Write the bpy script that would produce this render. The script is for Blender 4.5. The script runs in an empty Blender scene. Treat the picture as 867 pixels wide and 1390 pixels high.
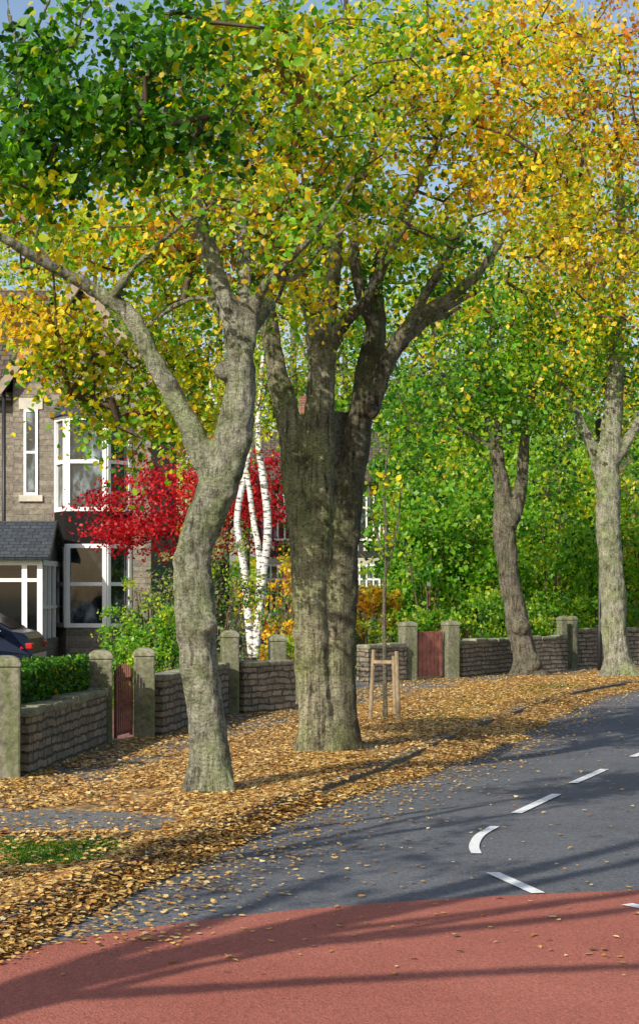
import bpy, math, random
import numpy as np
from mathutils import Vector, Matrix, noise as mnoise
random.seed(7); rng=np.random.default_rng(11)
sc=bpy.context.scene; COL=sc.collection
F=2500.0; H=1.65
def wx(px,d): return (px-433.5)*d/F
def wz(py,d): return H+(800-py)*d/F
def W3(px,py,d): return np.array([wx(px,d),d,wz(py,d)])
def G(px,py,z=0.0):
    d=F*(H-z)/(py-800.0); return np.array([wx(px,d),d,z])

# ---------------------------------------------------------------- materials
def newmat(name):
    m=bpy.data.materials.new(name); m.use_nodes=True
    nt=m.node_tree; b=nt.nodes['Principled BSDF']; return m,nt,b
def N(nt,t,**k):
    n=nt.nodes.new(t)
    for a,v in k.items(): setattr(n,a,v)
    return n
def ramp(nt,stops):
    r=nt.nodes.new('ShaderNodeValToRGB'); e=r.color_ramp.elements
    while len(e)<len(stops): e.new(0.5)
    for i,(p,c) in enumerate(stops):
        e[i].position=p; e[i].color=(*c,1)
    return r
def coords(nt,kind='Object',scale=(1,1,1)):
    tc=N(nt,'ShaderNodeTexCoord'); mp=N(nt,'ShaderNodeMapping'); mp.inputs['Scale'].default_value=scale
    nt.links.new(tc.outputs[kind],mp.inputs['Vector']); return mp.outputs['Vector']
def noise_n(nt,vec,scale,detail=5,rough=.6):
    n=N(nt,'ShaderNodeTexNoise'); n.inputs['Scale'].default_value=scale; n.inputs['Detail'].default_value=detail
    n.inputs['Roughness'].default_value=rough; nt.links.new(vec,n.inputs['Vector']); return n
def mix(nt,a,b,f,mode='MIX'):
    m=N(nt,'ShaderNodeMix',data_type='RGBA',blend_type=mode)
    for s,v in ((0,f),(6,a),(7,b)):
        if hasattr(v,'node'): nt.links.new(v,m.inputs[s])
        else: m.inputs[s].default_value = v if s==0 else (*v,1)
    return m.outputs[2]
def bump(nt,b,h,strength,dist=.02):
    n=N(nt,'ShaderNodeBump'); n.inputs['Strength'].default_value=strength; n.inputs['Distance'].default_value=dist
    nt.links.new(h,n.inputs['Height']); nt.links.new(n.outputs[0],b.inputs['Normal'])
def mat_plain(name,c,rough=.6,var=.25,scale=6,bs=.2,metal=0,spec=.5):
    m,nt,b=newmat(name); v=coords(nt); n=noise_n(nt,v,scale)
    r=ramp(nt,[(.3,tuple(x*(1-var) for x in c)),(.7,tuple(min(1,x*(1+var)) for x in c))])
    nt.links.new(n.outputs[0],r.inputs[0]); nt.links.new(r.outputs[0],b.inputs['Base Color'])
    b.inputs['Roughness'].default_value=rough; b.inputs['Metallic'].default_value=metal
    b.inputs['Specular IOR Level'].default_value=spec
    if bs: bump(nt,b,n.outputs[0],bs)
    return m
def mat_stone(name,c,dark,moss):
    m,nt,b=newmat(name); v=coords(nt); n=noise_n(nt,v,4,8,.75); n2=noise_n(nt,v,22,5,.7); n3=noise_n(nt,coords(nt,'Object',(6,6,1.2)),1.5,5)
    r=ramp(nt,[(.33,dark),(.5,c),(.72,tuple(x*1.25 for x in c))]); nt.links.new(n.outputs[0],r.inputs[0])
    f=ramp(nt,[(.42,(0,)*3),(.62,(.8,)*3)]); nt.links.new(n3.outputs[0],f.inputs[0])
    c1=mix(nt,r.outputs[0],moss,f.outputs[0]); r2=ramp(nt,[(.35,(.6,)*3),(.6,(1.1,)*3)]); nt.links.new(n2.outputs[0],r2.inputs[0])
    nt.links.new(mix(nt,c1,r2.outputs[0],1.0,'MULTIPLY'),b.inputs['Base Color']); b.inputs['Roughness'].default_value=.92
    bump(nt,b,n2.outputs[0],.6,.02); return m
def mat_brick(name,c1,c2,mortar,w,h,bs=.6,msize=.012,grime=.5,offset=.5,wobble=.04,wsc=3.0):
    m,nt,b=newmat(name); tc=N(nt,'ShaderNodeTexCoord')
    nz=noise_n(nt,tc.outputs['UV'],wsc,3); 
    wob=N(nt,'ShaderNodeVectorMath',operation='MULTIPLY_ADD'); wob.inputs[1].default_value=(wobble*1.6,wobble,0)
    nt.links.new(nz.outputs[1],wob.inputs[0]); nt.links.new(tc.outputs['UV'],wob.inputs[2])
    br=N(nt,'ShaderNodeTexBrick'); nt.links.new(wob.outputs[0],br.inputs['Vector'])
    br.offset=offset
    if wobble>.05: br.squash=.62; br.squash_frequency=3; br.offset=.37; br.offset_frequency=2
    br.inputs['Scale'].default_value=1; br.inputs['Brick Width'].default_value=w; br.inputs['Row Height'].default_value=h
    br.inputs['Mortar Size'].default_value=msize; br.inputs['Mortar Smooth'].default_value=.4
    br.inputs['Color1'].default_value=(*c1,1); br.inputs['Color2'].default_value=(*c2,1); br.inputs['Mortar'].default_value=(*mortar,1)
    n2=noise_n(nt,tc.outputs['UV'],9,6,.7)
    r=ramp(nt,[(.3,(1-grime,)*3),(.7,(1.15,)*3)]); nt.links.new(n2.outputs[0],r.inputs[0])
    c=mix(nt,br.outputs[0],r.outputs[0],1.0,'MULTIPLY'); nt.links.new(c,b.inputs['Base Color'])
    b.inputs['Roughness'].default_value=.9
    mm=N(nt,'ShaderNodeMath',operation='SUBTRACT'); nt.links.new(n2.outputs[0],mm.inputs[0]); nt.links.new(br.outputs['Fac'],mm.inputs[1])
    bump(nt,b,mm.outputs[0],bs,.03); return m
def mat_leaf(name,trans=.35):
    m,nt,b=newmat(name); a=N(nt,'ShaderNodeAttribute',attribute_name='Col')
    nt.links.new(a.outputs['Color'],b.inputs['Base Color']); b.inputs['Roughness'].default_value=.42
    b.inputs['Specular IOR Level'].default_value=.4
    t=N(nt,'ShaderNodeBsdfTranslucent')
    hs=N(nt,'ShaderNodeHueSaturation'); hs.inputs['Value'].default_value=1.9; hs.inputs['Saturation'].default_value=1.08
    nt.links.new(a.outputs['Color'],hs.inputs['Color']); nt.links.new(hs.outputs[0],t.inputs['Color'])
    mx=N(nt,'ShaderNodeMixShader'); mx.inputs[0].default_value=trans
    nt.links.new(b.outputs[0],mx.inputs[1]); nt.links.new(t.outputs[0],mx.inputs[2])
    nt.links.new(mx.outputs[0],nt.nodes['Material Output'].inputs['Surface']); return m
def mat_bark(name,light,dark,green,gfac=.5,vs=2.2,fiss=.5,painted_shade=None):
    m,nt,b=newmat(name)
    v=coords(nt,'Object',(1,1,1)); vv=coords(nt,'Object',(16,16,vs)); v3=coords(nt,'Object',(5,5,9))
    n1=noise_n(nt,vv,1.6,9,.75); n2=noise_n(nt,v,2.2,5,.6); n3=noise_n(nt,v3,6,6,.7); n4=noise_n(nt,v,5,7,.7)
    r=ramp(nt,[(.38,dark),(.47,tuple((a*.6+c*.4) for a,c in zip(light,dark))),(.60,light)]); nt.links.new(n1.outputs[0],r.inputs[0])
    f=ramp(nt,[(.42,(0,0,0)),(.62,(gfac,)*3)]); nt.links.new(n2.outputs[0],f.inputs[0])
    c=mix(nt,r.outputs[0],green,f.outputs[0])
    r3=ramp(nt,[(.36,(fiss,)*3),(.58,(1.15,)*3)]); nt.links.new(n3.outputs[0],r3.inputs[0])
    c=mix(nt,c,r3.outputs[0],1.0,'MULTIPLY')
    r4=ramp(nt,[(.36,(.48,.48,.45)),(.5,(1.,)*3),(.68,(1.3,)*3)]); nt.links.new(n4.outputs[0],r4.inputs[0])
    c=mix(nt,c,r4.outputs[0],1.0,'MULTIPLY')
    if painted_shade:
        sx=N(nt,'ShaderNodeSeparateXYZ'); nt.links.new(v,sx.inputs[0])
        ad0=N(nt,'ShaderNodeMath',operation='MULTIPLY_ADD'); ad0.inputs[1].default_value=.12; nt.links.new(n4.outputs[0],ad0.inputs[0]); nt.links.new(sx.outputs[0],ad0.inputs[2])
        rs_=ramp(nt,[(0,(0,0,0)),(painted_shade[0]+.06,(0,0,0)),(painted_shade[1]+.06,(.62,)*3),(painted_shade[2],(.60,)*3),(min(1,painted_shade[3]),(.1,)*3)]); nt.links.new(ad0.outputs[0],rs_.inputs[0])
        c=mix(nt,c,(.045,.04,.032),rs_.outputs[0])  # shaded right-hand stem painted into the bark colour, by object x
    nt.links.new(c,b.inputs['Base Color'])
    b.inputs['Roughness'].default_value=.92; b.inputs['Specular IOR Level'].default_value=.2
    ad=N(nt,'ShaderNodeMath',operation='MULTIPLY_ADD'); ad.inputs[1].default_value=2.4; nt.links.new(n1.outputs[0],ad.inputs[0]); nt.links.new(n3.outputs[0],ad.inputs[2])
    bump(nt,b,ad.outputs[0],1.0,.05); return m

M_leaf=mat_leaf('leaf',.52); M_litter=mat_leaf('fallen_leaf',.05)
M_bark1=mat_bark('bark_pale',(.58,.56,.44),(.14,.13,.10),(.34,.41,.16),.6,2.6)
M_bark2=mat_bark('bark_fissured',(.60,.55,.38),(.085,.07,.05),(.36,.42,.14),.6,1.0,.42,painted_shade=(.05,.13,.5,.75))
M_bark3=mat_bark('bark_dark',(.34,.30,.23),(.06,.05,.042),(.17,.20,.08),.4)
M_twig=mat_plain('twig_bark',(.10,.072,.05),.9,.4,20,0,0,.2)
def m_birch():
    m,nt,b=newmat('birch_bark'); v=coords(nt,'Object',(3,3,12)); n=noise_n(nt,v,1.6,6,.75)
    r=ramp(nt,[(.43,(.05,.045,.04)),(.50,(.70,.68,.64)),(.8,(.82,.80,.77))]); nt.links.new(n.outputs[0],r.inputs[0])
    nt.links.new(r.outputs[0],b.inputs['Base Color']); b.inputs['Roughness'].default_value=.7; bump(nt,b,n.outputs[0],.3); return m
M_birch=m_birch()
M_pillar=mat_stone('pillar_stone',(.21,.20,.145),(.075,.07,.052),(.115,.14,.05))
M_cap=mat_stone('coping_stone',(.29,.27,.20),(.10,.095,.07),(.14,.16,.065))
M_wall=mat_brick('garden_wall_stone',(.38,.31,.22),(.22,.185,.135),(.09,.078,.058),.36,.085,.9,.014,.65,wobble=.09,wsc=4.5)
M_house=mat_brick('house_stone',(.33,.28,.215),(.18,.155,.125),(.24,.22,.19),.36,.14,.8,.016,.5,wobble=.07,wsc=2.5)
M_redbrick=mat_brick('red_brick',(.33,.10,.06),(.22,.07,.045),(.25,.22,.19),.22,.075,.4,.01,.4)
M_tile=mat_brick('roof_tile',(.17,.125,.095),(.11,.08,.06),(.05,.04,.03),.25,.22,1.0,.02,.5)
M_slate=mat_brick('roof_slate',(.06,.075,.09),(.035,.045,.06),(.015,.015,.02),.25,.18,.8,.012,.4)
M_white=mat_plain('white_paint',(.82,.82,.80),.45,.05,5,.05)
M_cream=mat_plain('render_cream',(.62,.58,.48),.8,.12,3,.2)
M_barge=mat_plain('weathered_barge_board',(.30,.24,.17),.8,.2,5,.2)
M_lintel=mat_plain('pale_stone',(.50,.46,.39),.85,.15,5,.3)
M_timber=mat_plain('black_timber',(.025,.022,.02),.6,.3,8,.2)
M_black=mat_plain('black_metal',(.02,.02,.022),.45,.3,15,.1)
M_panel=mat_plain('dark_panel',(.013,.012,.012),.9,.2,8,.1,0,.15)
def m_glass():
    m,nt,b=newmat('window_glass'); v=coords(nt,'Object',(1.6,1.6,.9)); n=noise_n(nt,v,1.6,4)
    r=ramp(nt,[(.36,(.006,.008,.009)),(.52,(.025,.032,.036)),(.60,(.11,.14,.16)),(.74,(.34,.38,.42))]); nt.links.new(n.outputs[0],r.inputs[0])  # pale bluish stops paint sky reflections into the pane colour
    nt.links.new(r.outputs[0],b.inputs['Base Color']); b.inputs['Roughness'].default_value=.03; b.inputs['Specular IOR Level'].default_value=.7
    n5=noise_n(nt,v,.8,2); bump(nt,b,n5.outputs[0],.08,.05); return m
M_glass=m_glass()
M_carglass=mat_plain('car_glass',(.006,.007,.008),.05,.1,3,0,0,.6)
M_stake=mat_plain('stake_wood',(.27,.20,.12),.85,.4,12,.4)
M_gatered=mat_plain('gate_red',(.36,.13,.095),.7,.45,9,.3)
M_rust=mat_plain('rusty_iron',(.17,.05,.035),.7,.5,18,.3)
M_carblue=mat_plain('car_paint',(.007,.011,.028),.15,.05,2,0,.2)
M_rubber=mat_plain('rubber',(.02,.02,.02),.85,.2,20,.2)
M_chrome=mat_plain('alloy',(.5,.5,.52),.3,.1,5,0,.9)
M_tail=mat_plain('tail_lamp',(.38,.01,.01),.2,.1,5,0)
M_kerb=mat_stone('kerb_stone',(.17,.16,.14),(.05,.047,.04),(.14,.10,.05))

def m_road(name,base,base2,speck,bs=.5):
    m,nt,b=newmat(name); v=coords(nt)
    n=noise_n(nt,v,55,3,.85); n2=noise_n(nt,v,.7,8,.75); vo=N(nt,'ShaderNodeTexVoronoi'); vo.inputs['Scale'].default_value=90; nt.links.new(v,vo.inputs['Vector'])
    r=ramp(nt,[(.3,base),(.7,base2)]); nt.links.new(n2.outputs[0],r.inputs[0])
    r2=ramp(nt,[(.30,(.5,)*3),(.5,(1,)*3),(.66,speck)]); nt.links.new(n.outputs[0],r2.inputs[0])
    c=mix(nt,r.outputs[0],r2.outputs[0],1.0,'MULTIPLY')
    nt.links.new(c,b.inputs['Base Color']); b.inputs['Roughness'].default_value=.85; b.inputs['Specular IOR Level'].default_value=.3
    bump(nt,b,vo.outputs['Distance'],bs,.008); return m
M_road=m_road('asphalt',(.088,.093,.107),(.140,.146,.162),(1.65,1.65,1.65))
M_foot=m_road('footpath_asphalt',(.12,.12,.122),(.19,.187,.185),(1.6,1.6,1.6))
M_redroad=m_road('red_surfacing',(.31,.092,.064),(.40,.138,.10),(1.35,1.3,1.3))
def m_paint():
    m,nt,b=newmat('road_paint'); v=coords(nt); n=noise_n(nt,v,25,6,.75)
    r=ramp(nt,[(.33,(.16,.16,.17)),(.43,(.78,.79,.80)),(.8,(.85,.85,.85))]); nt.links.new(n.outputs[0],r.inputs[0])
    nt.links.new(r.outputs[0],b.inputs['Base Color']); b.inputs['Roughness'].default_value=.7; return m
M_paint=m_paint()
def m_verge():
    m,nt,b=newmat('leafy_soil'); v=coords(nt)
    vo=N(nt,'ShaderNodeTexVoronoi'); vo.inputs['Scale'].default_value=34; nt.links.new(v,vo.inputs['Vector'])
    sp=N(nt,'ShaderNodeSeparateColor'); nt.links.new(vo.outputs['Color'],sp.inputs[0])
    r=ramp(nt,[(0,(.08,.045,.02)),(.3,(.24,.125,.04)),(.55,(.46,.27,.09)),(.8,(.58,.38,.15)),(1,(.32,.16,.05))]); nt.links.new(sp.outputs[0],r.inputs[0])
    n=noise_n(nt,v,1.1,5,.6); f=ramp(nt,[(.54,(0,)*3),(.68,(.5,)*3)]); nt.links.new(n.outputs[0],f.inputs[0])
    c=mix(nt,r.outputs[0],(.09,.08,.04),f.outputs[0]); nt.links.new(c,b.inputs['Base Color'])
    b.inputs['Roughness'].default_value=.9; bump(nt,b,sp.outputs[1],.8,.02); return m
M_verge=m_verge()
def m_lawn(name='lawn_ground'):
    m,nt,b=newmat(name); v=coords(nt); n=noise_n(nt,v,1.2,8,.7); n2=noise_n(nt,v,25,4,.7)
    r=ramp(nt,[(.35,(.035,.055,.016)),(.6,(.05,.08,.022)),(.75,(.12,.09,.04))]); nt.links.new(n.outputs[0],r.inputs[0])
    r2=ramp(nt,[(.3,(.5,)*3),(.7,(1.3,)*3)]); nt.links.new(n2.outputs[0],r2.inputs[0])
    nt.links.new(mix(nt,r.outputs[0],r2.outputs[0],1.0,'MULTIPLY'),b.inputs['Base Color']); b.inputs['Roughness'].default_value=.95
    bump(nt,b,n2.outputs[0],.8,.04); return m
M_lawn=m_lawn()

# ---------------------------------------------------------------- object helpers
def empty(name,loc,label,cat,group=None,rz=0):
    o=bpy.data.objects.new(name,None); o.location=loc; o.rotation_euler=(0,0,rz); COL.objects.link(o)
    o['label']=label; o['category']=cat
    if group: o['group']=group
    return o
def tag(o,label=None,cat=None,group=None,kind=None):
    if label: o['label']=label
    if cat: o['category']=cat
    if group: o['group']=group
    if kind: o['kind']=kind
    return o
def auto_uv(me):
    uv=me.uv_layers.new(name='UVMap'); n=len(me.loops)
    co=[v.co for v in me.vertices]; d=uv.data
    for p in me.polygons:
        nr=p.normal
        if abs(nr.z)>.92: t=Vector((1,0,0)); s=Vector((0,1,0))
        else:
            t=Vector((-nr.y,nr.x,0)).normalized(); s=nr.cross(t)
            if s.z<0: s=-s
        for li in p.loop_indices:
            c=co[me.loops[li].vertex_index]; d[li].uv=(c.dot(t),c.dot(s))
def mobj(name,verts,faces,mat,parent=None,loc=(0,0,0),smooth=False,bevel=0,rz=0):
    me=bpy.data.meshes.new(name); me.from_pydata([tuple(map(float,v)) for v in verts],[],[tuple(f) for f in faces]); me.update()
    auto_uv(me); me.materials.append(mat)
    if smooth:
        for p in me.polygons: p.use_smooth=True
    o=bpy.data.objects.new(name,me); COL.objects.link(o); o.location=loc; o.rotation_euler=(0,0,rz)
    if parent: o.parent=parent
    if bevel:
        b=o.modifiers.new('bev','BEVEL'); b.width=bevel; b.segments=2; b.limit_method='ANGLE'
    return o
class MB:
    def __init__(s): s.v=[]; s.f=[]
    def add(s,v,f):
        k=len(s.v); s.v+=[tuple(a) for a in v]; s.f+=[tuple(i+k for i in q) for q in f]; return s
    def box(s,x0,x1,y0,y1,z0,z1):
        return s.add([(x0,y0,z0),(x1,y0,z0),(x1,y1,z0),(x0,y1,z0),(x0,y0,z1),(x1,y0,z1),(x1,y1,z1),(x0,y1,z1)],
          [(3,2,1,0),(4,5,6,7),(0,1,5,4),(1,2,6,5),(2,3,7,6),(3,0,4,7)])
    def beam(s,p,q,w,dn=(0,-1,0),t=.04):
        p=Vector(p);q=Vector(q);a=(q-p).normalized();n=Vector(dn).normalized();b=a.cross(n).normalized()*w/2; n=n*t
        v=[p-b,p+b,q+b,q-b]; v=v+[x+n for x in v]
        return s.add(v,[(0,1,2,3),(7,6,5,4),(0,4,5,1),(1,5,6,2),(2,6,7,3),(3,7,4,0)])
    def prism(s,pts,z0,z1):
        n=len(pts); v=[(x,y,z0) for x,y in pts]+[(x,y,z1) for x,y in pts]
        f=[tuple(reversed(range(n))),tuple(range(n,2*n))]+[(i,(i+1)%n,n+(i+1)%n,n+i) for i in range(n)]
        return s.add(v,f)
    def tube(s,P,R,k=8,cap=True):
        P=[Vector(p) for p in P]; n=len(P); v=[]; f=[]
        for i in range(n):
            a=(P[min(i+1,n-1)]-P[max(i-1,0)]).normalized()
            u=a.cross(Vector((0,1,.13))).normalized() if abs(a.y)<.9 else a.cross(Vector((0,0,1))).normalized(); w=a.cross(u)
            for j in range(k):
                t=2*math.pi*j/k; v.append(P[i]+(u*math.cos(t)+w*math.sin(t))*R[i])
        for i in range(n-1):
            for j in range(k): f.append((i*k+j,i*k+(j+1)%k,(i+1)*k+(j+1)%k,(i+1)*k+j))
        if cap: f+= [tuple(reversed(range(k))),tuple(range((n-1)*k,n*k))]
        return s.add(v,f)
    def obj(s,name,mat,parent=None,**k): return mobj(name,s.v,s.f,mat,parent,**k)
def cat(pts,n):
    P=np.array(pts,float); P=np.vstack([2*P[0]-P[1],P,2*P[-1]-P[-2]]); m=len(P)-3; out=[]
    for t in np.linspace(0,m-1e-6,n):
        i=int(t); u=t-i; a,b,c,d=P[i:i+4]
        out.append(.5*((2*b)+(-a+c)*u+(2*a-5*b+4*c-d)*u*u+(-a+3*b-3*c+d)*u**3))
    return np.array(out)
def fastmesh(name,co,idx,per,mat,cols=None,parent=None,loc=(0,0,0)):
    me=bpy.data.meshes.new(name); nv=len(co); nf=len(idx)//per
    me.vertices.add(nv); me.vertices.foreach_set('co',np.ascontiguousarray(co,dtype=np.float32).ravel())
    me.loops.add(len(idx)); me.loops.foreach_set('vertex_index',np.ascontiguousarray(idx,dtype=np.int32))
    me.polygons.add(nf); me.polygons.foreach_set('loop_start',np.arange(0,len(idx),per,dtype=np.int32))
    me.update(calc_edges=True); me.validate()
    if cols is not None:
        a=me.attributes.new('Col','FLOAT_COLOR','POINT'); c=np.ones((nv,4),np.float32); c[:,:3]=cols; a.data.foreach_set('color',c.ravel())
    me.materials.append(mat); o=bpy.data.objects.new(name,me); COL.objects.link(o); o.location=loc
    if parent: o.parent=parent
    return o
LS=np.array([(0,-.5,0),(.36,-.27,.10),(.33,.15,.09),(0,.58,-.05),(-.33,.15,.09),(-.36,-.27,.10)])
LF=np.array([0,1,2,3,0,3,4,5])
RS=np.array([(0,-.5,0),(.36,0,.08),(0,.5,0),(-.36,0,.08)])
RF=np.array([0,1,2,3])
def leaves(name,C,size,cols,parent=None,loc=(0,0,0),up=.7,simple=False,mat=None,bias=(0,0,0),curl=1.0):
    n=len(C); nr=rng.normal(size=(n,3))+np.array([0,0,up])+np.array(bias); nr/=np.linalg.norm(nr,axis=1)[:,None]
    t=rng.normal(size=(n,3))+np.array([0,0,-.9 if up<1.5 else 0]); a=np.cross(nr,t); a/=np.linalg.norm(a,axis=1)[:,None]; b=np.cross(nr,a)
    S=RS if simple else LS; Fc=RF if simple else LF
    sz=(size*rng.uniform(.55,1.35,n))[:,None,None]
    V=C[:,None,:]+sz*(S[None,:,0:1]*a[:,None]+S[None,:,1:2]*b[:,None]+S[None,:,2:3]*nr[:,None]*curl*rng.uniform(-1,2.,n)[:,None,None])
    k=len(S); idx=(np.arange(n)[:,None]*k+Fc[None]).ravel()
    cc=np.repeat(cols,k,axis=0)
    return fastmesh(name,V.reshape(-1,3),idx,4,mat or M_leaf,cc,parent,loc)
DG=(.026,.085,.012); GR=(.065,.195,.018); LG=(.18,.37,.028); YG=(.42,.48,.035); YE=(.76,.56,.03); OY=(.66,.38,.025); OR=(.50,.18,.025); BR=(.24,.12,.04); RD=(.44,.014,.024); DR=(.20,.010,.016); PK=(.66,.05,.05)
PAL={'green':[(GR,5),(LG,5),(DG,2.5),(YG,1.5),(YE,.4)],
'dgreen':[(GR,6),(DG,4),(LG,4),(YG,1),(YE,.4)],
'yg':[(YG,5),(YE,3.2),(LG,3.5),(GR,1.8),(OY,.5),(BR,.3)],
'mix':[(YG,4),(YE,3.6),(GR,3),(LG,3.6),(BR,1.2),(OY,1.5),(OR,.3)],
'brown':[(BR,2.5),(OY,2.4),(YE,3.4),(OR,.8),(YG,3),(LG,2.5),(GR,2)],
'yellow':[(YE,6.5),(OY,3),(YG,3),(OR,.5),(BR,.9),(LG,1.6),(GR,.6)],
'orange':[(OR,2.),(OY,4),(BR,2.2),(YE,3.6),(YG,2),(LG,1)],
'red':[(RD,5),(DR,2.6),(PK,2.4)],
'bright':[(LG,6.5),(GR,3.2),(YG,2.4),(DG,1.4)],
'dhedge':[(DG,5),(GR,6),(OY,.5),(LG,1.5)],
'varieg':[((.26,.28,.14),4),(GR,3),(YG,3),((.34,.22,.09),1),(DG,2)],
'litter':[((.60,.36,.10),5),((.50,.25,.065),4),((.70,.49,.16),4.5),((.34,.155,.05),2.2),((.72,.56,.28),1.8),((.17,.075,.03),.9)]}
def pick(pal,n):
    p=PAL[pal]; w=np.array([x[1] for x in p],float); w/=w.sum(); c=np.array([x[0] for x in p]); return c[rng.choice(len(p),n,p=w)]
def cluster_leaves(CC,pals,nl,sig,keep=.45,flat=.75,droop=True):
    n=len(CC); cnt=np.maximum(3,(nl*rng.uniform(.3,1.8,n)).astype(int)); tot=cnt.sum(); ids=np.repeat(np.arange(n),cnt)
    base=np.array([pick(p,1)[0] for p in pals])
    if droop: # short drooping sprays: leaves strung along an arching twig
        ax=rng.normal(size=(n,3)); ax[:,2]=0; ax/=np.linalg.norm(ax,axis=1)[:,None]
        ln=sig*rng.uniform(1.2,2.8,n); t=rng.uniform(-.6,1,tot)
        C=CC[ids]+ax[ids]*(ln[ids]*t)[:,None]; C[:,2]-=ln[ids]*np.maximum(t,0)**2*1.1
        C+=rng.normal(size=(tot,3))*sig*.52*np.array([1,1,.85])
    else:
        sg=sig*rng.uniform(.7,1.35,n)[ids][:,None]
        C=CC[ids]+rng.normal(size=(tot,3))*sg*np.array([1,1,flat])
    col=base[ids]; loc=np.zeros((tot,3))
    for p in set(pals):
        mk=np.array([q==p for q in pals])[ids]; loc[mk]=pick(p,mk.sum())
    u=rng.random(tot)<keep; col=np.where(u[:,None],col,loc)
    col=col*rng.uniform(.7,1.25,tot)[:,None]*np.clip(rng.normal(1,.06,(tot,3)),.8,1.2)
    return C,np.minimum(col,.88)

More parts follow.
